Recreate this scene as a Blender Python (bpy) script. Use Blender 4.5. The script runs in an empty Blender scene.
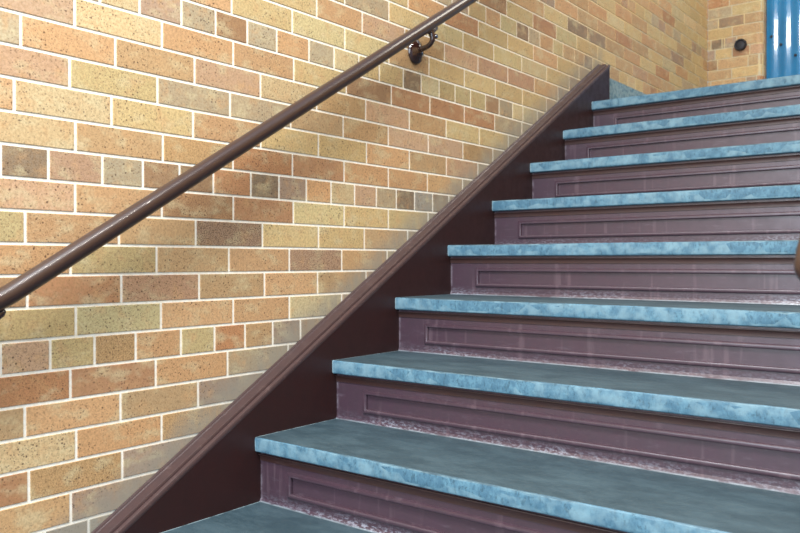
import bpy, bmesh, math, random
from mathutils import Vector, Matrix
random.seed(7)
COL = bpy.context.scene.collection

# ------------------------------------------------------------------ survey
CAM = (1.6135, 0.0, 1.2357)
F_PX, YAW, PITCH = 793.22, 0.66192, -0.00703
RISE, GOING = 0.17, 0.29248
Y0, Z0 = 1.38366, 0.78032          # front edge and top of the tread at index 0
SLOPE = RISE / GOING
XS = 0.06                          # stair side face of the wall stringer
X_END = 2.90                       # right side of the stairwell
TREAD_T = 0.0385
SETBACK = 0.0200
I_FIRST, I_TOP = -4, 7
Z_FLOOR = Z0 + (I_FIRST - 1) * RISE
Z_LAND = Z0 + I_TOP * RISE
Y_LAND = Y0 + I_TOP * GOING
Y_BACK = 5.36
Z_TOP = 4.40
Y_NEAR = -2.6
HC, ZC = 0.06711, 1.74196          # brick course height, height of course line 0
def slope_z(y, c=0.0): return Z0 + SLOPE * (y - Y0) + c
ROWS = {
    -14: ([4.307, 4.518, 4.728, 4.944], 'toryy'),
    -13: ([3.74, 3.922, 4.012, 4.116, 4.245, 4.341, 4.454, 4.572, 4.694, 4.834, 5.04, 5.127], 'yTPtyOgvtgyvg'),
    -12: ([3.52, 3.628, 3.846, 4.063, 4.285, 4.519, 4.764, 5.04], 'tgyotyyty'),
    -11: ([3.309, 3.529, 3.743, 3.962, 4.198, 4.416, 4.66, 4.89], 'ytoLyotvy'),
    -10: ([3.042, 3.181, 3.412, 3.628, 3.844, 4.071, 4.301, 4.52, 4.747], 'tvotortyLo'),
    -9: ([2.765, 3.081, 3.307, 3.52, 3.73, 3.957, 4.181, 4.416, 4.636], 'ytyVVtoyry'),
    -8: ([2.557, 2.765, 2.983, 3.195, 3.401, 3.629, 3.847, 4.072, 4.294, 4.512], 'tbyrYyytpot'),
    -7: ([2.114, 2.193, 2.282, 2.377, 2.485, 2.608, 2.717, 2.846, 2.944, 3.044, 3.166, 3.262, 3.376, 3.481, 3.574, 3.682, 3.781, 3.901], 'tgvgvyoYVgoOttVybty'),
    -6: ([1.917, 2.116, 2.331, 2.554, 2.773, 2.986, 3.207], 'ryoryyoyy'),
    -5: ([1.608, 1.799, 2.013, 2.228, 2.449, 2.666, 2.886, 3.105], 'yygyYyYLyy'),
    -4: ([1.457, 1.677, 1.88, 2.098, 2.329, 2.552, 2.774, 2.994], 'oyopwpPPtt'),
    -3: ([1.216, 1.36, 1.578, 1.799, 2.013, 2.236, 2.458, 2.678, 2.892, 3.103], 'yoyYYtyyyyog'),
    -2: ([0.926, 0.985, 1.086, 1.203, 1.308, 1.413, 1.519, 1.645, 1.751, 1.864, 1.964, 2.09, 2.19, 2.297, 2.397, 2.5, 2.606, 2.707, 2.812, 2.896, 3.021], 'lplvgbgogLyykLOOObgLLg'),
    -1: ([0.925, 1.147, 1.365, 1.584, 1.806, 2.026, 2.241, 2.458, 2.673, 2.888], 'plooybrrRgg'),
    0: ([0.807, 1.023, 1.242, 1.459, 1.677, 1.897, 2.123, 2.34, 2.561, 2.778], 'gotplwptyyg'),
    1: ([0.913, 1.134, 1.354, 1.572, 1.792, 2.01, 2.231, 2.449, 2.659], 'pOggttppwg'),
    2: ([0.793, 1.013, 1.237, 1.46, 1.684, 1.901, 2.123, 2.341, 2.551], 'olyoyyotpg'),
    3: ([0.926, 1.149, 1.364, 1.579, 1.796, 2.01, 2.226, 2.446], 'ltwRrootg'),
    4: ([0.765, 0.865, 0.99, 1.094, 1.197, 1.3, 1.425, 1.527, 1.634, 1.738, 1.844, 1.949, 2.052, 2.152, 2.257, 2.357], 'lkPgbbrkvolpgkBVg'),
    5: ([0.925, 1.146, 1.365, 1.582, 1.796, 2.01, 2.23], 'pobrYyyg'),
    6: ([0.815, 1.031, 1.245, 1.466, 1.684, 1.89, 2.113], 'Ootdyytg'),
    7: ([0.914, 1.131, 1.35, 1.566, 1.785], 'oOtodtg'),
    8: ([0.819, 1.037, 1.255, 1.473, 1.68], 'brPtotg'),
    9: ([0.926, 1.143, 1.364, 1.566], 'OYooLg'),
    10: ([0.764, 0.868, 0.97, 1.074, 1.2, 1.303, 1.404, 1.503], 'rpOwoORtv'),
    11: ([0.913, 1.128, 1.345, 1.561], 'Rrogvg'),
    12: ([0.813, 1.034, 1.251], 'totvg'),
    13: ([0.926, 1.144], 'lowgg'),
    14: ([0.821, 1.038], 'rwvg'),
    15: ([0.913], 'tvgg'),
    16: ([0.765, 0.855, 0.954], 'gBBBg'),
}
LINE_Z = {-18: 2.95, -17: 2.8829, -16: 2.8158, -15: 2.7486, -14: 2.6815, -13: 2.6144, -12: 2.548, -11: 2.4782, -10: 2.4119, -9: 2.3451, -8: 2.2789, -7: 2.2123, -6: 2.1461, -5: 2.0792, -4: 2.0122, -3: 1.9443, -2: 1.8759, -1: 1.8088, 0: 1.7425, 1: 1.6744, 2: 1.6082, 3: 1.5396, 4: 1.4727, 5: 1.4055, 6: 1.3392, 7: 1.2714, 8: 1.2054, 9: 1.138, 10: 1.0711, 11: 1.0035, 12: 0.9364, 13: 0.8698, 14: 0.8031, 15: 0.7359, 16: 0.6682, 17: 0.601, 18: 0.5339, 19: 0.4668}

# ------------------------------------------------------------------ helpers
def lin(c):
    return tuple(((v/255.0)/12.92 if v/255.0 <= 0.04045 else ((v/255.0+0.055)/1.055)**2.4) for v in c)

def link(name, me, mats=(), parent=None):
    o = bpy.data.objects.new(name, me)
    COL.objects.link(o)
    for m in mats: me.materials.append(m)
    if parent: o.parent = parent
    return o

def from_bm(name, bm, mats=(), parent=None, smooth=False, autosmooth=None):
    bmesh.ops.recalc_face_normals(bm, faces=bm.faces)
    me = bpy.data.meshes.new(name)
    bm.to_mesh(me); bm.free()
    if smooth:
        for p in me.polygons: p.use_smooth = True
    o = link(name, me, mats, parent)
    if autosmooth:
        for p in me.polygons: p.use_smooth = True
        try: me.set_sharp_from_angle(angle=math.radians(autosmooth))
        except Exception: pass
    return o

def tag(o, label=None, cat=None, group=None, kind=None):
    if label: o['label'] = label
    if cat: o['category'] = cat
    if group: o['group'] = group
    if kind: o['kind'] = kind
    return o

def empty(name, loc):
    o = bpy.data.objects.new(name, None)
    COL.objects.link(o); o.location = loc
    o.empty_display_size = 0.1
    return o

def box(bm, x0, x1, y0, y1, z0, z1, bevel=0.0, seg=2):
    r = bmesh.ops.create_cube(bm, size=1.0)
    vs = r['verts']
    for v in vs:
        v.co = Vector((x0 if v.co.x < 0 else x1, y0 if v.co.y < 0 else y1, z0 if v.co.z < 0 else z1))
    if bevel:
        es = list({e for v in vs for e in v.link_edges})
        bmesh.ops.bevel(bm, geom=es, offset=bevel, segments=seg, profile=0.5, affect='EDGES')

def extrude_x(bm, prof, x0, x1, steps=1):
    """closed (y,z) profile swept along x"""
    rings = []
    for k in range(steps+1):
        x = x0 + (x1-x0)*k/steps
        rings.append([bm.verts.new((x, y, z)) for y, z in prof])
    n = len(prof)
    for a, b in zip(rings, rings[1:]):
        for i in range(n):
            bm.faces.new((a[i], a[(i+1) % n], b[(i+1) % n], b[i]))
    bm.faces.new(rings[0]); bm.faces.new(list(reversed(rings[-1])))

def sweep_slope(bm, prof, ya, yb, cut_a=True, steps=1):
    """closed (x, c) profile carried parallel to the stair slope between two plumb cuts"""
    rings = []
    for k in range(steps+1):
        y = ya + (yb-ya)*k/steps
        rings.append([bm.verts.new((x, y, slope_z(y, c))) for x, c in prof])
    n = len(prof)
    for a, b in zip(rings, rings[1:]):
        for i in range(n):
            bm.faces.new((a[i], a[(i+1) % n], b[(i+1) % n], b[i]))
    bm.faces.new(rings[0]); bm.faces.new(list(reversed(rings[-1])))

def smooth_path(pts, n=8):
    P = [Vector(p) for p in pts]
    out = []
    for i in range(len(P)-1):
        p0 = P[max(i-1, 0)]; p1 = P[i]; p2 = P[i+1]; p3 = P[min(i+2, len(P)-1)]
        for k in range(n):
            t = k/n
            out.append(0.5*((2*p1)+(p2-p0)*t+(2*p0-5*p1+4*p2-p3)*t*t+(3*p1-p0-3*p2+p3)*t**3))
    out.append(P[-1])
    return out

def tube(bm, pts, rad, seg=20, caps=True, round_start=False, round_end=False):
    pts = [Vector(p) for p in pts]
    if not hasattr(rad, '__len__'): rad = [rad]*len(pts)
    rad = list(rad)
    def dome(p, d, r):
        return [(p + d*r*math.sin(a), r*math.cos(a)) for a in (0.35, 0.7, 1.05, 1.35, 1.52)]
    if round_start:
        ex = dome(pts[0], (pts[0]-pts[1]).normalized(), rad[0])
        pts = [e[0] for e in reversed(ex)] + pts; rad = [e[1] for e in reversed(ex)] + rad
    if round_end:
        ex = dome(pts[-1], (pts[-1]-pts[-2]).normalized(), rad[-1])
        pts = pts + [e[0] for e in ex]; rad = rad + [e[1] for e in ex]
    up = Vector((1, 0, 0))
    rings = []
    for i, p in enumerate(pts):
        t = (pts[min(i+1, len(pts)-1)] - pts[max(i-1, 0)]).normalized()
        u = up - t*up.dot(t)
        if u.length < 1e-3:
            u = Vector((0, 0, 1)) - t*t.z
        u.normalize(); up = u
        w = t.cross(u)
        rings.append([bm.verts.new(p + (u*math.cos(2*math.pi*k/seg) + w*math.sin(2*math.pi*k/seg))*rad[i]) for k in range(seg)])
    for a, b in zip(rings, rings[1:]):
        for k in range(seg):
            bm.faces.new((a[k], a[(k+1) % seg], b[(k+1) % seg], b[k]))
    if caps:
        bm.faces.new(rings[0]); bm.faces.new(list(reversed(rings[-1])))

def lathe(bm, prof, origin, axis, seg=32):
    axis = Vector(axis).normalized()
    u = axis.orthogonal().normalized(); w = axis.cross(u)
    rings = []
    for r, h in prof:
        c = Vector(origin) + axis*h
        if r < 1e-5: rings.append([bm.verts.new(c)])
        else: rings.append([bm.verts.new(c + (u*math.cos(2*math.pi*k/seg) + w*math.sin(2*math.pi*k/seg))*r) for k in range(seg)])
    for a, b in zip(rings, rings[1:]):
        for k in range(seg):
            k2 = (k+1) % seg
            if len(a) == 1 and len(b) == 1: continue
            if len(a) == 1: bm.faces.new((a[0], b[k2], b[k]))
            elif len(b) == 1: bm.faces.new((a[k], a[k2], b[0]))
            else: bm.faces.new((a[k], a[k2], b[k2], b[k]))

# ------------------------------------------------------------------ materials
class NT:
    def __init__(s, name):
        s.m = bpy.data.materials.new(name); s.m.use_nodes = True
        s.t = s.m.node_tree; s.b = s.t.nodes['Principled BSDF']
    def n(s, typ, **kw):
        nd = s.t.nodes.new(typ)
        for k, v in kw.items():
            if k.startswith('i_'):
                key = k[2:].replace('_', ' ')
                nd.inputs[int(key) if key.isdigit() else key].default_value = v
            else: setattr(nd, k, v)
        return nd
    def l(s, a, b): s.t.links.new(a, b)
    def pos(s, scale=(1, 1, 1)):
        g = s.n('ShaderNodeNewGeometry')
        if scale == (1, 1, 1): return g.outputs['Position']
        mp = s.n('ShaderNodeMapping'); mp.inputs['Scale'].default_value = scale
        s.l(g.outputs['Position'], mp.inputs['Vector']); return mp.outputs[0]
    def noise(s, scale, detail=3, rough=0.5, vec=None, dist=0.0):
        nd = s.n('ShaderNodeTexNoise'); nd.inputs['Scale'].default_value = scale
        nd.inputs['Detail'].default_value = detail; nd.inputs['Roughness'].default_value = rough
        nd.inputs['Distortion'].default_value = dist
        s.l(vec if vec is not None else s.pos(), nd.inputs['Vector']); return nd.outputs['Fac']
    def ramp(s, src, a, b, lo=0.0, hi=1.0, smooth=True):
        nd = s.n('ShaderNodeMapRange'); nd.clamp = True
        if smooth: nd.interpolation_type = 'SMOOTHSTEP'
        for i, v in zip((1, 2, 3, 4), (a, b, lo, hi)): nd.inputs[i].default_value = v
        s.l(src, nd.inputs[0]); return nd.outputs[0]
    def math(s, op, a, b=None, c=None):
        nd = s.n('ShaderNodeMath', operation=op)
        for i, v in enumerate((a, b, c)):
            if v is None: continue
            if isinstance(v, (int, float)): nd.inputs[i].default_value = v
            else: s.l(v, nd.inputs[i])
        return nd.outputs[0]
    def mix(s, fac, a, b, blend='MIX'):
        nd = s.n('ShaderNodeMix', data_type='RGBA', blend_type=blend)
        for k, v in ((0, fac), (6, a), (7, b)):
            if isinstance(v, (int, float)): nd.inputs[k].default_value = v
            elif isinstance(v, tuple): nd.inputs[k].default_value = (*v[:3], 1)
            else: s.l(v, nd.inputs[k])
        return nd.outputs[2]
    def xyz(s):
        nd = s.n('ShaderNodeSeparateXYZ'); s.l(s.pos(), nd.inputs[0]); return nd.outputs
    def bump(s, h, strength=0.3, dist=0.002, prev=None):
        nd = s.n('ShaderNodeBump'); nd.inputs['Strength'].default_value = strength
        nd.inputs['Distance'].default_value = dist; s.l(h, nd.inputs['Height'])
        if prev is not None: s.l(prev, nd.inputs['Normal'])
        s.l(nd.outputs[0], s.b.inputs['Normal']); return nd.outputs[0]
    def set(s, **kw):
        for k, v in kw.items():
            i = s.b.inputs[k.replace('_', ' ')]
            if isinstance(v, (int, float)): i.default_value = v
            elif isinstance(v, tuple): i.default_value = (*v[:3], 1)
            else: s.l(v, i)

def brick_material(name, stringer_greying=True):
    m = NT(name)
    at = m.n('ShaderNodeAttribute', attribute_name='brick_col')
    base = at.outputs['Color']; spk = at.outputs['Alpha']
    # mottling inside each brick
    n1 = m.noise(24, 4, 0.62)
    base = m.mix(m.ramp(n1, 0.48, 0.72, 0, 0.60), base, lin((208, 164, 116)), 'MIX')
    n2 = m.noise(14, 3, 0.6, m.pos((1, 1, 1.7)))
    base = m.mix(m.ramp(n2, 0.48, 0.70, 0, 0.50), base, lin((216, 202, 160)), 'MIX')
    n3 = m.noise(160, 3, 0.65)
    base = m.mix(m.ramp(n3, 0.36, 0.62, 0.38, 0.0), base, lin((146, 112, 74)), 'MIX')
    # dark iron specks
    for sc, rad, hi in ((95, 0.24, 0.85), (170, 0.30, 0.7), (260, 0.32, 0.5)):
        v = m.n('ShaderNodeTexVoronoi'); v.inputs['Scale'].default_value = sc
        m.l(m.pos(), v.inputs['Vector'])
        sep = m.n('ShaderNodeSeparateColor'); m.l(v.outputs['Color'], sep.inputs[0])
        dot = m.ramp(v.outputs['Distance'], rad*0.4, rad*1.25, 1, 0)
        keep = m.math('GREATER_THAN', m.math('ADD', sep.outputs[0], m.math('MULTIPLY', spk, 0.75)), 0.86)
        patch = m.ramp(m.noise(9, 2), 0.35, 0.6, 0.35, 1)
        f = m.math('MULTIPLY', m.math('MULTIPLY', dot, keep), m.math('MULTIPLY', patch, hi))
        base = m.mix(f, base, lin((70, 44, 30)))
    ds = m.ramp(m.noise(330, 2, 0.5), 0.50, 0.60)
    ds = m.math('MULTIPLY', ds, m.ramp(spk, 0.25, 1.0, 0.05, 0.72, False))
    base = m.mix(ds, base, lin((84, 56, 42)))
    if stringer_greying:
        # uneven greyer tone fading upward from the top of the sloping stringer
        x, y, z = m.xyz()
        d = m.math('SUBTRACT', z, m.math('ADD', m.math('MULTIPLY', y, SLOPE), Z0 - SLOPE*Y0 + 0.095))
        d2 = m.math('ADD', d, m.math('MULTIPLY', m.math('SUBTRACT', m.noise(6, 3), 0.5), 0.10))
        greying = m.ramp(d2, 0.015, 0.115, 0.80, 0.0)
        greying = m.math('MULTIPLY', greying, m.ramp(m.noise(16, 4, 0.6, m.pos((1, 2.0, 0.7))), 0.28, 0.55, 0.55, 1))
        greying = m.math('MULTIPLY', greying, m.ramp(y, 3.75, 3.60))
        base = m.mix(greying, base, lin((146, 140, 126)))
    m.set(Base_Color=base, Roughness=m.ramp(n3, 0.3, 0.7, 0.38, 0.56), IOR=1.45)
    m.bump(m.math('ADD', m.math('MULTIPLY', n3, 0.5), m.noise(60, 3)), 0.35, 0.0012)
    return m.m

def mortar_material():
    m = NT('mortar')
    n = m.noise(90, 4, 0.6)
    c = m.mix(m.ramp(n, 0.35, 0.7), lin((244, 234, 214)), lin((252, 248, 236)))
    x, y, z = m.xyz()
    # beige mortar beyond the flight, whiter beside it
    c = m.mix(m.ramp(y, 2.3, 4.2), c, lin((222, 196, 142)))
    d = m.math('SUBTRACT', z, m.math('ADD', m.math('MULTIPLY', y, SLOPE), Z0 - SLOPE*Y0 + 0.095))
    c = m.mix(m.math('MULTIPLY', m.ramp(d, 0.0, 0.11, 0.55, 0), m.ramp(m.noise(11), 0.3, 0.6)), c, lin((176, 180, 172)))
    m.set(Base_Color=c, Roughness=0.85)
    m.bump(n, 0.4, 0.001)
    return m.m

def paint(name, col, chip=None, rough=0.30, coat=0.5, bumpy=0.25, wear=0.0, wearcol=(150, 135, 135), spec=0.5):
    m = NT(name)
    n = m.noise(26, 4, 0.6); nf = m.noise(240, 3, 0.6)
    c = m.mix(m.ramp(n, 0.3, 0.75, 0, 0.5), lin(col), lin(tuple(v*0.82 for v in col)))
    if wear:
        ws = m.noise(34, 5, 0.7, m.pos((0.5, 1, 2.2)))
        c = m.mix(m.ramp(ws, 0.56, 0.74, 0, wear), c, lin(wearcol))
    if chip: c = chip(m, c)
    m.set(Base_Color=c, Roughness=m.ramp(n, 0.3, 0.7, rough*0.8, rough*1.25), Coat_Weight=coat, Coat_Roughness=rough*0.7)
    m.b.inputs['Specular IOR Level'].default_value = spec
    m.bump(m.math('ADD', n, m.math('MULTIPLY', nf, 0.25)), bumpy, 0.0015)
    return m.m

def riser_chip(m, c):
    # scuffs and splashes of pale dust just above each tread
    x, y, z = m.xyz()
    h = m.math('MODULO', m.math('SUBTRACT', m.math('ADD', z, 10*RISE), Z0), RISE)
    low = m.ramp(h, 0.002, 0.034, 1, 0)
    fl = m.noise(150, 5, 0.75, m.pos((0.6, 1, 1.3)))
    patch = m.ramp(m.noise(3.2, 2, 0.5, m.pos((1, 0.6, 3))), 0.40, 0.62)
    c = m.mix(m.math('MULTIPLY', m.math('MULTIPLY', m.ramp(fl, 0.46, 0.62), low), m.math('ADD', 0.14, m.math('MULTIPLY', patch, 0.55))), c, lin((172, 174, 186)))
    caulk = m.ramp(h, 0.0012, 0.0040, 0.55, 0)
    c = m.mix(m.math('MULTIPLY', caulk, m.ramp(m.noise(22, 3), 0.3, 0.55)), c, lin((150, 162, 168)))
    edge = m.ramp(x, XS+0.003, XS+0.010, 0.45, 0)
    c = m.mix(m.math('MULTIPLY', edge, m.ramp(m.noise(45, 4), 0.4, 0.6)), c, lin((140, 130, 138)))
    # faint vertical runs
    run = m.noise(30, 2, 0.5, m.pos((1.6, 1, 0.12)))
    c = m.mix(m.ramp(run, 0.58, 0.72, 0, 0.30), c, lin((120, 98, 104)))
    return c

def slate_material():
    m = NT('blue_slate')
    g = m.n('ShaderNodeNewGeometry')
    nz = m.n('ShaderNodeSeparateXYZ'); m.l(g.outputs['True Normal'], nz.inputs[0])
    n = m.noise(9, 5, 0.65, m.pos((0.8, 1.6, 1))); nf = m.noise(70, 5, 0.7, m.pos((0.5, 1, 1)))
    top = m.mix(m.ramp(n, 0.36, 0.66), lin(TOP_A), lin(TOP_B))
    top = m.mix(m.ramp(nf, 0.5, 0.8, 0, 0.30), top, lin((88, 106, 110)))
    stn = m.noise(5, 4, 0.7); top = m.mix(m.ramp(stn, 0.5, 0.75, 0, 0.4), top, lin((52, 70, 78)))
    blot = m.noise(48, 5, 0.7, m.pos((0.9, 1, 0.7)))
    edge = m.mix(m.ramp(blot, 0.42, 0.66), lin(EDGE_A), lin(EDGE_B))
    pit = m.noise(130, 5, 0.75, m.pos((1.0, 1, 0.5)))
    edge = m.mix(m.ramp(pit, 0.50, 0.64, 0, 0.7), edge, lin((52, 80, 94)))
    # front edge faces are lighter and bluer than the upward faces
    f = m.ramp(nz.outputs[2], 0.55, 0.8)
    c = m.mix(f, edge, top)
    x, y, z = m.xyz()
    ends = m.ramp(x, XS+0.001, XS+0.006, 0.65, 0)
    c = m.mix(m.math('MULTIPLY', ends, m.ramp(m.noise(60, 3), 0.3, 0.6)), c, lin((160, 180, 184)))
    fr = m.math('MODULO', m.math('SUBTRACT', m.math('ADD', y, 10*GOING), Y0), GOING)
    arris = m.math('MULTIPLY', m.ramp(fr, 0.0008, 0.0030, 0.6, 0), m.ramp(m.noise(30, 4), 0.35, 0.65))
    back = m.ramp(fr, SETBACK-0.011, SETBACK-0.002)
    back = m.math('MULTIPLY', back, m.ramp(fr, SETBACK+0.002, SETBACK-0.0005))
    pos_ = m.math('SUBTRACT', m.math('DIVIDE', m.math('SUBTRACT', y, Y0), GOING), m.math('DIVIDE', m.math('SUBTRACT', z, Z0), RISE))
    back = m.math('MULTIPLY', back, m.math('GREATER_THAN', pos_, 0.9))
    arris = m.math('MULTIPLY', arris, m.math('LESS_THAN', pos_, 0.5))
    c = m.mix(m.math('MULTIPLY', m.math('MULTIPLY', back, f), 0.30), c, lin((176, 190, 190)))
    c = m.mix(arris, c, lin((134, 164, 174)))
    m.set(Base_Color=c, Roughness=m.ramp(nf, 0.3, 0.7, 0.45, 0.62))
    m.b.inputs['Specular IOR Level'].default_value = 0.4
    m.bump(m.math('ADD', n, m.math('MULTIPLY', nf, 0.5)), 0.45, 0.0016)
    return m.m

TOP_A, TOP_B = (52, 70, 78), (67, 86, 94)
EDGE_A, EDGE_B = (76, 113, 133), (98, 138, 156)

BRICK = brick_material('glazed_buff_brick')
BRICK2 = brick_material('glazed_buff_brick_plain', False)
MORTAR = mortar_material()
RISER = paint('maroon_riser_paint', (75, 55, 65), riser_chip, 0.36, 0.40, 0.30, 0.30, (112, 98, 108))
STRINGER = paint('dark_maroon_gloss', (50, 29, 28), None, 0.40, 0.06, 0.25, 0.12, (78, 52, 48), 0.25)
CAP = paint('maroon_cap_paint', (71, 51, 50), None, 0.42, 0.12, 0.3, 0.45, (112, 90, 86))
SCOTIA = paint('maroon_scotia_paint', (64, 41, 38), None, 0.40, 0.2, 0.3, 0.2, (110, 84, 84))
RAILP0 = paint('brown_post_gloss', (84, 62, 56), None, 0.30, 0.35, 0.0)
BRACKETP = paint('dark_bracket_gloss', (50, 25, 20), None, 0.18, 0.8, 0.15)
mr = NT('brown_rail_gloss')
mr.set(Base_Color=lin((58, 39, 33)), Roughness=0.34, Coat_Weight=0.40, Coat_Roughness=0.05)
RAILP = mr.m
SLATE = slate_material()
def simple(name, col, rough=0.5, metal=0.0, coat=0.0, var=0.12, scale=18, bump=0.15):
    m = NT(name); n = m.noise(scale, 4, 0.6)
    m.set(Base_Color=m.mix(m.ramp(n, 0.3, 0.7), lin(col), lin(tuple(v*(1-var) for v in col))), Roughness=rough, Metallic=metal, Coat_Weight=coat)
    m.bump(n, bump, 0.001); return m.m
BLUE = simple('blue_gloss_paint', (24, 124, 178), 0.12, 0, 0.8, 0.10, 6, 0.05)
BLUE_D = simple('deep_blue_paint', (20, 84, 130), 0.3, 0, 0.3)
SCREW = simple('dark_screw_metal', (50, 48, 50), 0.45, 0.4)
BLACK = simple('black_rubber', (34, 33, 40), 0.5, 0)
FLOORM = simple('grey_slate_floor', (92, 104, 110), 0.55, 0, 0, 0.25, 5)
PLASTER = simple('cream_plaster', (222, 214, 196), 0.8)

# ------------------------------------------------------------------ brickwork
PAL = {  # brick colour, speckle density
 'p': ((200, 158, 126), .28), 'P': ((184, 140, 112), .55), 'l': ((212, 184, 136), .25), 'L': ((204, 188, 142), .15),
 'y': ((208, 180, 122), .20), 'Y': ((210, 194, 138), .12), 'O': ((196, 174, 118), .40), 'o': ((208, 155, 106), .35),
 't': ((192, 152, 106), .30), 'w': ((186, 146, 96), .55), 'r': ((174, 116, 78), .30), 'R': ((192, 126, 82), .65),
 'b': ((148, 108, 76), .50), 'g': ((170, 154, 126), .18), 'v': ((152, 128, 114), .20), 'V': ((128, 104, 84), .25),
 'd': ((164, 128, 104), 1.0), 'k': ((116, 98, 80), .60), 'B': ((140, 142, 140), .10), 'T': ((196, 160, 110), .2),
}
WEIGHTS = 'yyyyyttttoooooplllrrgvbYYwL'
def tone(c, jit, hue):
    m_ = (206, 180, 142); k = 0.72
    return tuple(min(250, max(0, (m_[i] + (c[i]-m_[i])*k)*jit + (hue, 0, -hue*0.6)[i])) for i in range(3))
MJ = 0.0064                        # joint width

def brickwork(name, z_lo, z_hi, u_lo, u_hi, mapper, rows, mat, parent=None, arc=None, seed=1, split=None):
    """Bricks stand 3 mm proud of a mortar bed.  mapper(u, z, n) -> point."""
    rnd = random.Random(seed)
    bm = bmesh.new()
    lay = bm.loops.layers.float_color.new('brick_col')
    def lz(k): return LINE_Z.get(k, ZC - k*HC)
    k0 = int(math.floor((ZC - z_hi)/HC)); k1 = int(math.ceil((ZC - z_lo)/HC))
    def quad(pts, col, mi):
        f = bm.faces.new([bm.verts.new(p) for p in pts])
        for lp in f.loops: lp[lay] = col
        f.material_index = mi
    def usegs(a, b):
        if not arc or b <= arc[0] or a >= arc[1]: return [a, b]
        n = 8; s = [a] + [a+(b-a)*i/n for i in range(1, n)] + [b]; return s
    B = 0.0011
    for k in range(k0, k1):
        zt, zb = lz(k) - MJ/2, lz(k+1) + MJ/2
        zt, zb = min(zt, z_hi), max(zb, z_lo)
        if zt - zb < 0.004: continue
        js, cols = rows.get(k, ([], ''))
        header = (k % 6 == 4) if k >= -2 else ((k+7) % 6 == 0)
        js = list(js)
        if split: js = [j for j in js if j < split]
        cols = list(cols[:len(js)+1])
        while len(cols) < len(js)+1: cols.append(rnd.choice(WEIGHTS))
        stepw = 0.1065 if header else 0.2187
        if not js:
            js = [u_lo + rnd.choice((0.06, 0.17)) if header else u_lo + (0.055 if k % 2 else 0.164)]; cols = [rnd.choice(WEIGHTS), rnd.choice(WEIGHTS)]
        while js[-1] + stepw < u_hi:
            js.append(js[-1]+stepw); cols.append(rnd.choice(WEIGHTS))
        while js[0] - stepw > u_lo:
            js.insert(0, js[0]-stepw); cols.insert(0, rnd.choice(WEIGHTS))
        ed = [u_lo-MJ/2] + [j for j in js if u_lo+0.01 < j < u_hi-0.01] + [u_hi+MJ/2]
        off = sum(1 for j in js if j <= u_lo+0.01)
        for i in range(len(ed)-1):
            code = cols[min(i+off, len(cols)-1)]
            c, sp = PAL.get(code, PAL['t'])
            jit = rnd.uniform(0.95, 1.05); hue = rnd.uniform(-4, 4)
            col = (*lin(tone(c, jit, hue)), min(1, max(0.02, sp*rnd.uniform(0.7, 1.3))))
            a, b = ed[i]+MJ/2, ed[i+1]-MJ/2
            if b-a < 0.006: continue
            us = usegs(a, b)
            # front face strips
            for q in range(len(us)-1):
                ua = us[q] + (B if q == 0 else 0); ub = us[q+1] - (B if q == len(us)-2 else 0)
                quad([mapper(ua, zb+B, 0), mapper(ub, zb+B, 0), mapper(ub, zt-B, 0), mapper(ua, zt-B, 0)], col, 0)
                va, vb = us[q], us[q+1]
                quad([mapper(va, zb, -B), mapper(vb, zb, -B), mapper(ub, zb+B, 0), mapper(ua, zb+B, 0)], col, 0)
                quad([mapper(ua, zt-B, 0), mapper(ub, zt-B, 0), mapper(vb, zt, -B), mapper(va, zt, -B)], col, 0)
                quad([mapper(va, zb, -.004), mapper(vb, zb, -.004), mapper(vb, zb, -B), mapper(va, zb, -B)], col, 0)
                quad([mapper(va, zt, -B), mapper(vb, zt, -B), mapper(vb, zt, -.004), mapper(va, zt, -.004)], col, 0)
            for u, s in ((a, 1), (b, -1)):
                quad([mapper(u, zb, -B), mapper(u+s*B, zb+B, 0), mapper(u+s*B, zt-B, 0), mapper(u, zt, -B)], col, 0)
                quad([mapper(u, zb, -.004), mapper(u, zb, -B), mapper(u, zt, -B), mapper(u, zt, -.004)], col, 0)
    # mortar bed
    n = 60 if arc else 1
    for q in range(n):
        ua = u_lo + (u_hi-u_lo)*q/n; ub = u_lo + (u_hi-u_lo)*(q+1)/n
        quad([mapper(ua, z_lo, -.0018), mapper(ub, z_lo, -.0018), mapper(ub, z_hi, -.0018), mapper(ua, z_hi, -.0018)], (1, 1, 1, 0), 1)
    # wall body behind the bed
    for q in range(n):
        ua = u_lo + (u_hi-u_lo)*q/n; ub = u_lo + (u_hi-u_lo)*(q+1)/n
        quad([mapper(ub, z_lo, -.10), mapper(ua, z_lo, -.10), mapper(ua, z_hi, -.10), mapper(ub, z_hi, -.10)], (1, 1, 1, 0), 1)
        quad([mapper(ua, z_hi, -.0018), mapper(ub, z_hi, -.0018), mapper(ub, z_hi, -.10), mapper(ua, z_hi, -.10)], (1, 1, 1, 0), 1)
        quad([mapper(ub, z_lo, -.0018), mapper(ua, z_lo, -.0018), mapper(ua, z_lo, -.10), mapper(ub, z_lo, -.10)], (1, 1, 1, 0), 1)
    for u in (u_lo, u_hi):
        quad([mapper(u, z_lo, -.0018), mapper(u, z_hi, -.0018), mapper(u, z_hi, -.10), mapper(u, z_lo, -.10)], (1, 1, 1, 0), 1)
    me = bpy.data.meshes.new(name); bm.to_mesh(me); bm.free()
    return link(name, me, (mat, MORTAR), parent)

# wall_left: the long wall the flight climbs beside
wl = brickwork('wall_left', Z_FLOOR, Z_TOP, Y_NEAR, Y_BACK, lambda u, z, n: (n, u, z), ROWS, BRICK, seed=3)
tag(wl, 'long glazed buff brick wall with pale mortar beside the stairs', kind='structure')

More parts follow.
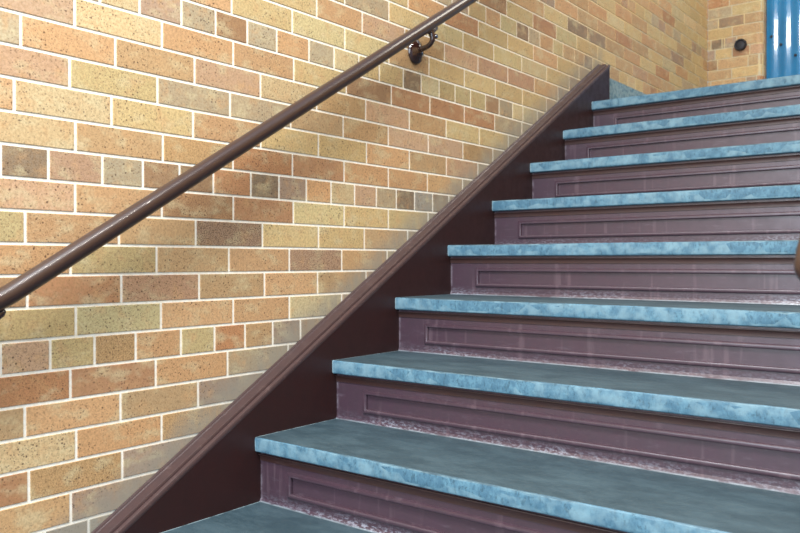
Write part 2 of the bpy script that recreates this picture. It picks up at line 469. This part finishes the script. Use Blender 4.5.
# wall_back: short pier facing the flight, with a rounded outside corner
PR, PU = 0.030, 0.3386
ARC0 = PU - PR; ARC1 = ARC0 + PR*math.pi/2
def pier(u, z, n):
    if u <= ARC0: return (u, Y_BACK - n, z)
    if u <= ARC1:
        a = (u-ARC0)/PR
        return (ARC0 + (PR+n)*math.sin(a), Y_BACK + PR - (PR+n)*math.cos(a), z)
    return (PU + n, Y_BACK + PR + (u-ARC1), z)
PROWS = {-18: ([.135, .345], 'rto'), -17: ([.150, .345], 'gyy'), -16: ([.067, .226, .345], 'gVto'), -15: ([.153, .345], 'ytt'),
 -14: ([.02, .09, .105, .18, .345], 'tkkvto'), -13: ([.153], 'yr'), -12: ([.062, .25], 'btt'), -11: ([.150, .36], 'tyt'),
 -10: ([.238, .30], 'tvR'), -9: ([.15], 'yt'), -19: ([.24], 'yo'), -20: ([.10], 'ty')}
wb = brickwork('wall_back', Z_LAND, Z_TOP, 0.0, ARC1+0.10, pier, PROWS, BRICK2, arc=(ARC0-0.01, ARC1+0.01), seed=9)
tag(wb, 'short buff brick pier with rounded corner beyond the landing', kind='structure')
wr = brickwork('wall_back', Z_LAND, Z_TOP, 0.0, X_END-1.62, lambda u, z, n: (1.62+u, Y_BACK - n, z), {}, BRICK2, seed=12)
tag(wr, 'buff brick wall on the far side of the blue door', kind='structure')
wq = brickwork('wall_right', Z_FLOOR, Z_TOP, 0.0, Y_BACK-0.9, lambda u, z, n: (X_END - n, Y_BACK-u, z), {}, BRICK2, seed=14)
tag(wq, 'buff brick wall on the open side of the stairwell', kind='structure')

# floors
bm = bmesh.new(); box(bm, -0.1, X_END+0.1, Y_NEAR, Y0 + I_FIRST*GOING + SETBACK, Z_FLOOR-0.12, Z_FLOOR)
tag(from_bm('floor', bm, (FLOORM,)), 'grey slate floor at the foot of the stairs', kind='structure')
bm = bmesh.new(); box(bm, 0.0, X_END, Y_LAND+0.27, Y_BACK+1.0, Z_LAND-0.12, Z_LAND-0.001)
tag(from_bm('floor', bm, (FLOORM,)), 'grey slate landing at the head of the stairs', kind='structure')
# slate skirting on the landing
bm = bmesh.new(); box(bm, 0.0, 0.020, 3.634, Y_BACK, Z_LAND, 2.1395, 0.002, 1)
tag(from_bm('baseboard_left', bm, (SLATE,)), 'blue slate skirting along the landing wall', kind='structure')

# ------------------------------------------------------------------ staircase
stair = empty('staircase', (1.4, Y0 + I_FIRST*GOING, Z_FLOOR))
tag(stair, 'flight of blue slate steps with panelled maroon risers beside the brick wall', 'staircase')
bpy.context.view_layer.update()
def own(o, root):
    o.parent = root
    w = root.matrix_world if root.type == 'EMPTY' and root.parent is None else None
    loc = Vector((0, 0, 0)); r = root
    while r is not None: loc += r.location; r = r.parent
    o.matrix_parent_inverse = Matrix.Translation(-loc)
    return o

# stringer on the wall: one sloping board and its moulded cap
bm = bmesh.new()
ya, yb = Y0 + (I_FIRST-0.4)*GOING, 3.634
yf = Y0 + (Z_FLOOR - Z0 + 0.26)/SLOPE
prof = [(ya, Z_FLOOR), (ya, max(Z_FLOOR+0.02, slope_z(ya, 0.078))), (yb, slope_z(yb, 0.078)), (yb, Z_LAND-0.02),
        (Y_LAND, Z_LAND-0.30), (yf, Z_FLOOR)]
extrude_x(bm, prof, 0.0015, XS)
st = own(from_bm('stringer', bm, (STRINGER,)), stair)
st['label'] = 'dark glossy maroon stringer board'
bm = bmesh.new()
def cap_prof(pts): return pts
sweep_slope(bm, [(0.0015, .070), (0.0015, .1020), (0.0040, .1020), (0.0062, .0985), (0.0075, .0940), (0.0085, .0975), (0.0105, .0985), (0.0120, .0965), (0.0405, .0955),
                 (0.0415, .0940), (0.0422, .0860), (0.0450, .0855), (0.0470, .0890), (0.0495, .0912), (0.0550, .0912), (0.0590, .0895), (0.0608, .0850),
                 (0.0608, .0780), (0.0590, .0730)], ya, yb+0.004, steps=24)
cp = from_bm('cap_moulding', bm, (CAP,), None, autosmooth=35); cp.parent = st
cp['label'] = 'worn brown painted moulding on top of the stringer'

# treads
def tread_mesh(i, depth, x1):
    rnd = random.Random(100+i)
    bm = bmesh.new()
    z1 = Z0 + i*RISE; z0 = z1 - TREAD_T; y = Y0 + i*GOING
    N = 90; rings = []
    for k in range(N+1):
        x = XS + (x1-XS)*k/N
        w = 0.0006*math.sin(7*x+i) + rnd.uniform(-0.0005, 0.0005)
        chip = rnd.uniform(0.0, 0.0012) + (0.002 if rnd.random() < 0.05 else 0)
        ring = [(y+depth, z0), (y+depth, z1), (y+0.06, z1), (y+0.012, z1), (y+0.0026+chip, z1-0.00005), (y+0.0004+w, z1-0.0024-chip),
                (y+w, z1-0.008), (y+w+0.0004, z0+0.008), (y+0.0012+w+chip, z0+0.0025), (y+0.005+chip, z0), ]
        rings.append([bm.verts.new((x, a, b)) for a, b in ring])
    n = len(rings[0])
    for a, b in zip(rings, rings[1:]):
        for q in range(n): bm.faces.new((a[q], a[(q+1) % n], b[(q+1) % n], b[q]))
    bm.faces.new(rings[0]); bm.faces.new(list(reversed(rings[-1])))
    return bm
order = ['tread']
for i in range(I_FIRST, I_TOP+1):
    depth = GOING + SETBACK + 0.008 if i < I_TOP else 0.272
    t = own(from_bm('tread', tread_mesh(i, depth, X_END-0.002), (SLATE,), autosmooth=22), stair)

# risers: board with a recessed panel, raised bead frame and scotia under the tread
PX0, PX1 = 0.168, X_END-0.11
def riser(i):
    zt = Z0 + i*RISE; y = Y0 + i*GOING + SETBACK
    top, bot = zt - TREAD_T, zt - RISE
    pz1, pz0 = zt - 0.084, zt - 0.137
    bm = bmesh.new()
    xs = [XS, PX0, PX1, X_END-0.002]; zs = [bot-0.004, bot+0.003, pz0, pz1, top]
    def V(x, yy, z): return bm.verts.new((x, yy, z))
    # front faces round the recess
    def q(xa, xb, za, zb, ya_=0.0, yb_=0.0):
        bm.faces.new([V(xa, y+ya_, za), V(xb, y+ya_, za), V(xb, y+yb_, zb), V(xa, y+yb_, zb)])
    q(xs[0], xs[3], zs[0], zs[1], -0.006, -0.003); q(xs[0], xs[3], zs[1], zs[1]+0.006, -0.003, 0)
    q(xs[0], xs[3], zs[1]+0.006, pz0); q(xs[0], xs[3], pz1, top); q(xs[0], xs[1], pz0, pz1); q(xs[2], xs[3], pz0, pz1)
    R = 0.005
    q(xs[1], xs[2], pz0, pz1, R, R)
    for za, s in ((pz0, 0), (pz1, 0)):
        bm.faces.new([V(xs[1], y, za), V(xs[2], y, za), V(xs[2], y+R, za), V(xs[1], y+R, za)])
    for xa in (xs[1], xs[2]):
        bm.faces.new([V(xa, y, pz0), V(xa, y, pz1), V(xa, y+R, pz1), V(xa, y+R, pz0)])
    # back and sides
    yb_ = y + 0.018
    bm.faces.new([V(xs[0], yb_, zs[0]), V(xs[3], yb_, zs[0]), V(xs[3], yb_, top), V(xs[0], yb_, top)])
    for xa in (xs[0], xs[3]):
        bm.faces.new([V(xa, y, zs[0]), V(xa, y, top), V(xa, yb_, top), V(xa, yb_, zs[0])])
    bmesh.ops.remove_doubles(bm, verts=bm.verts, dist=1e-5)
    rz = own(from_bm('riser', bm, (RISER,)), stair)
    # bead frame (mitred rectangle with a half-round section)
    bm = bmesh.new()
    hw, hp = 0.0062, 0.0065
    sec = [(-hw, 0.0), (-hw*0.92, -hp*.55), (-hw*0.55, -hp*.92), (0, -hp), (hw*0.55, -hp*.92), (hw*0.92, -hp*.55), (hw, 0.0), (hw, R), (-hw, R)]
    corners = [(PX0, pz0, 1, 1), (PX1, pz0, -1, 1), (PX1, pz1, -1, -1), (PX0, pz1, 1, -1)]
    rings = []
    for cx, cz, sx, sz in corners:
        rings.append([bm.verts.new((cx + sx*s, y + d, cz + sz*s)) for s, d in sec])
    for a in range(4):
        A, Bq = rings[a], rings[(a+1) % 4]
        for k in range(len(sec)): bm.faces.new((A[k], A[(k+1) % len(sec)], Bq[(k+1) % len(sec)], Bq[k]))
    b = from_bm('panel_bead', bm, (RISER,), None, autosmooth=50); b.parent = rz
    # scotia
    bm = bmesh.new()
    yn = Y0 + i*GOING
    top -= 0.0065
    prof = [(y+0.002, top), (yn+0.0120, top), (yn+0.0115, top-0.0010)]
    for k in range(0, 7):
        a = k/6*math.pi/2
        prof.append((yn+0.0115 + (y-0.0025-yn-0.0115)*math.sin(a), top-0.0015 - 0.0140*(1-math.cos(a))))
    prof += [(y-0.0025, top-0.0175), (y+0.002, top-0.019)]
    extrude_x(bm, prof, XS+0.0005, X_END-0.003)
    s = from_bm('scotia', bm, (SCOTIA,), None, autosmooth=50); s.parent = rz
    return rz
for i in range(I_FIRST, I_TOP+1): riser(i)

# ------------------------------------------------------------------ handrails
RX, RC, RR, RS = 0.075, 0.7155, 0.0200, 0.610
def rz_(y): return RC + RS*y
hr = empty('handrail', (RX, 1.9, rz_(1.9)))
tag(hr, 'brown glossy tubular handrail sloping up along the brick wall', 'handrail')
bm = bmesh.new()
pts = smooth_path([(0.004, 0.585, rz_(.72)-.020), (0.045, 0.595, rz_(.72)-.019), (RX-0.004, 0.630, rz_(.72)-.018), (RX, 0.690, rz_(.72)-.009), (RX, 0.745, rz_(.745)+0.0005)], 8)
pts += [Vector((RX, y, rz_(y))) for y in (0.80, 0.9, 1.2, 1.8, 2.4, 3.0, 3.5)]
pts += smooth_path([(RX, 3.56, rz_(3.56)), (RX, 3.66, rz_(3.615)), (RX-.01, 3.74, rz_(3.62)), (0.03, 3.775, rz_(3.62)), (0.004, 3.78, rz_(3.62))], 6)
tube(bm, pts, RR, 32)
own(from_bm('rail', bm, (RAILP,), None, smooth=True), hr)
def bracket(y):
    bm = bmesh.new()
    z = rz_(y)
    zc = z - 0.078
    lathe(bm, [(0, 0.0), (0.037, 0.0), (0.0395, 0.004), (0.038, 0.010), (0.032, 0.016), (0.023, 0.020), (0.016, 0.027), (0, 0.029)], (0, y+0.010, zc), (1, 0, 0), 36)
    for v in bm.verts: v.co.z = zc + (v.co.z-zc)*1.12
    arm = smooth_path([(0.006, y+0.010, zc+0.006), (0.034, y+0.010, zc+0.005), (0.060, y+0.008, zc+0.010), (0.077, y+0.006, zc+0.024), (RX+0.003, y+0.004, zc+0.040), (RX, y, z-RR-0.001)], 6)
    n = len(arm)
    tube(bm, arm, [0.0120 - 0.0035*math.sin(math.pi*k/(n-1)) for k in range(n)], 16)
    d = Vector((0, math.cos(math.atan(RS)), math.sin(math.atan(RS)))); nrm = Vector((0, -d.z, d.y))
    c = Vector((RX, y, z)) - nrm*(RR+0.0015)
    tube(bm, [c - d*0.030, c - d*0.022, c, c+d*0.022, c+d*0.030], [0.004, 0.0085, 0.0105, 0.0085, 0.004], 14)
    # fixing lug with its bolt
    lathe(bm, [(0, -0.010), (0.007, -0.010), (0.0085, -0.006), (0.0085, 0.006), (0.007, 0.010), (0, 0.010)], (RX+0.006, y+0.012, z-RR-0.020), (1, 0.15, 0), 16)
    # three screws on the rose
    for a in (0.6, 2.7, 4.8):
        lathe(bm, [(0, 0.008), (0.004, 0.008), (0.004, 0.011), (0.002, 0.012), (0, 0.012)], (0, y+0.010+0.026*math.cos(a), zc+0.026*math.sin(a)), (1, 0, 0), 10)
    o = own(from_bm('bracket', bm, (BRACKETP,), None, autosmooth=45), hr)
    return o
bracket(2.140)
bracket(0.700)
bracket(3.45)

cr = empty('handrail', (1.462, 1.9, rz_(1.9)))
tag(cr, 'second brown handrail standing out on the steps, only its rounded lower end showing', 'handrail')
bm = bmesh.new()
CX = 1.4590
pts = smooth_path([(CX, 0.862, rz_(.86)-0.010), (CX, 0.875, rz_(.875)-0.002), (CX, 0.90, rz_(.90))], 6)
pts += [Vector((CX, y, rz_(y))) for y in (1.0, 1.4, 2.0, 2.6, 3.2)] + [Vector((CX, 3.40, rz_(3.40)))]
tube(bm, pts, RR+0.001, 28, round_start=True, round_end=True)
own(from_bm('rail', bm, (RAILP,), None, smooth=True), cr)
for i, yy in ((0, Y0+0.14), (3, Y0+3*GOING+0.14), (6, Y0+6*GOING+0.14)):
    bm = bmesh.new(); zt = Z0+i*RISE
    tube(bm, [(CX, yy, zt), (CX, yy, rz_(yy)-RR+0.004)], 0.016, 20)
    lathe(bm, [(0.016, 0.012), (0.022, 0.010), (0.040, 0.006), (0.042, 0.0), (0, 0)], (CX, yy, zt), (0, 0, 1), 28)
    own(from_bm('post', bm, (RAILP,), None, autosmooth=45), cr)

# ------------------------------------------------------------------ landing fittings
ds = empty('wall_stop', (0.206, Y_BACK, 2.619))
tag(ds, 'round black disc fixed to the brick pier beyond the landing', 'wall fitting')
bm = bmesh.new()
lathe(bm, [(0.024, 0), (0.038, 0.0), (0.0385, 0.010), (0.037, 0.018), (0.033, 0.022), (0.029, 0.0215), (0.026, 0.017)], (0.206, Y_BACK-0.0002, 2.619), (0, -1, 0), 40)
own(from_bm('rim', bm, (BLACK,), None, autosmooth=40), ds)
bm = bmesh.new()
lathe(bm, [(0.0262, 0.002), (0.0262, 0.015), (0.020, 0.0165), (0, 0.0175)], (0.206, Y_BACK, 2.619), (0, -1, 0), 36)
own(from_bm('centre_pad', bm, (BLACK,), None, autosmooth=40), ds)

# blue ribbed door leaf in its frame
DY = Y_BACK + 0.075; DX0, DX1 = PU+0.004, 1.62
bm = bmesh.new()
prof = []; x = DX0 + 0.0; N = 0
pitch = 0.0735; k = 0
P = []
while x < DX1 - 0.02:
    for s in range(12):
        t = s/12
        # flat-topped rounded flutes
        P.append((x + pitch*t, -0.0056*(0.5-0.5*math.cos(2*math.pi*t))))
    x += pitch
vs = [[bm.verts.new((px, DY+py, z)) for px, py in P] for z in [Z_LAND+0.008 + (2.2-0.008)*j/6 for j in range(7)]]
for a, b in zip(vs, vs[1:]):
    for q in range(len(P)-1): bm.faces.new((a[q], a[q+1], b[q+1], b[q]))
back = [[bm.verts.new((px, DY+0.03, z)) for px in (P[0][0], P[-1][0])] for z in (Z_LAND+0.008, Z_LAND+2.2)]
bm.faces.new((back[0][0], back[0][1], back[1][1], back[1][0]))
door = from_bm('door_1', bm, (BLUE,), None, smooth=True)
tag(door, 'glossy blue ribbed door beside the brick pier', kind='structure')
for px, pz in ((0.372, 2.66), (0.428, 2.60), (0.512, 2.52)):
    bm = bmesh.new()
    lathe(bm, [(0, 0.001), (0.0085, 0.001), (0.0085, 0.009), (0.005, 0.012), (0, 0.012)], (px, DY, pz), (0, -1, 0), 14)
    sc = from_bm('screw', bm, (SCREW,)); sc.parent = door
bm = bmesh.new()
box(bm, DX0-0.02, DX1, DY-0.03, DY+0.06, Z_LAND+2.2, Z_LAND+2.28, 0.004)
tag(from_bm('trim_1', bm, (BLUE_D,)), 'blue head of the door frame', kind='structure')
wt = brickwork('wall_back', Z_LAND+2.28, Z_TOP, 0.0, DX1-DX0, lambda u, z, n: (DX0+u, Y_BACK+0.02 - n, z), {}, BRICK2, seed=21)
tag(wt, 'buff brickwork above the blue door', kind='structure')

# ------------------------------------------------------------------ light
w = bpy.data.worlds.new('sky'); bpy.context.scene.world = w; w.use_nodes = True
bg = w.node_tree.nodes['Background']; bg.inputs[0].default_value = (0.62, 0.78, 1.0, 1); bg.inputs[1].default_value = 0.60
def area(name, loc, target, sx, sy, power, col):
    L = bpy.data.lights.new(name, 'AREA'); L.shape = 'RECTANGLE'; L.size = sx; L.size_y = sy; L.energy = power; L.color = col
    o = bpy.data.objects.new(name, L); COL.objects.link(o); o.location = loc
    o.rotation_euler = (Vector(target)-Vector(loc)).to_track_quat('-Z', 'Y').to_euler()
    return o
# daylight through the entrance behind the camera
area('entrance_daylight', (1.2, -2.5, 2.0), (1.0, 2.0, 1.3), 2.4, 2.6, 120, (0.78, 0.90, 1.0))
# wide ceiling panel near the entrance, a slim tube over the steps, and one over the landing
area('ceiling_panel', (1.4, -0.85, 4.3), (1.4, -0.85, 0.0), 1.2, 1.5, 155, (0.98, 0.99, 1.0))
area('ceiling_tube', (1.85, 0.92, 4.15), (1.85, 0.92, 0.0), 0.028, 0.95, 40, (1.0, 0.95, 0.86))
area('wall_fill_light', (0.80, 0.30, 3.1), (0.15, 0.9, 1.6), 0.22, 0.22, 19, (0.95, 0.98, 1.0))  # added unseen fill that brightens the upper left of the brick wall
area('landing_panel', (1.5, 4.0, 4.3), (1.3, 4.3, 0.0), 1.2, 1.2, 42, (1.0, 0.93, 0.78))

# ------------------------------------------------------------------ camera
cam = bpy.data.cameras.new('camera'); co = bpy.data.objects.new('camera', cam); COL.objects.link(co)
cam.sensor_fit = 'HORIZONTAL'; cam.sensor_width = 36.0; cam.lens = F_PX/800*36.0
cam.clip_start = 0.05; cam.clip_end = 60
co.location = CAM
co.rotation_euler = (math.pi/2 + PITCH, 0.0, YAW)
cam.dof.use_dof = True; cam.dof.focus_distance = 2.0; cam.dof.aperture_fstop = 6.3
s = bpy.context.scene; s.camera = co
s.view_settings.view_transform = 'Standard'; s.view_settings.look = 'None'; s.view_settings.gamma = 1.0
s.view_settings.use_curve_mapping = False; s.view_settings.exposure = 0.28
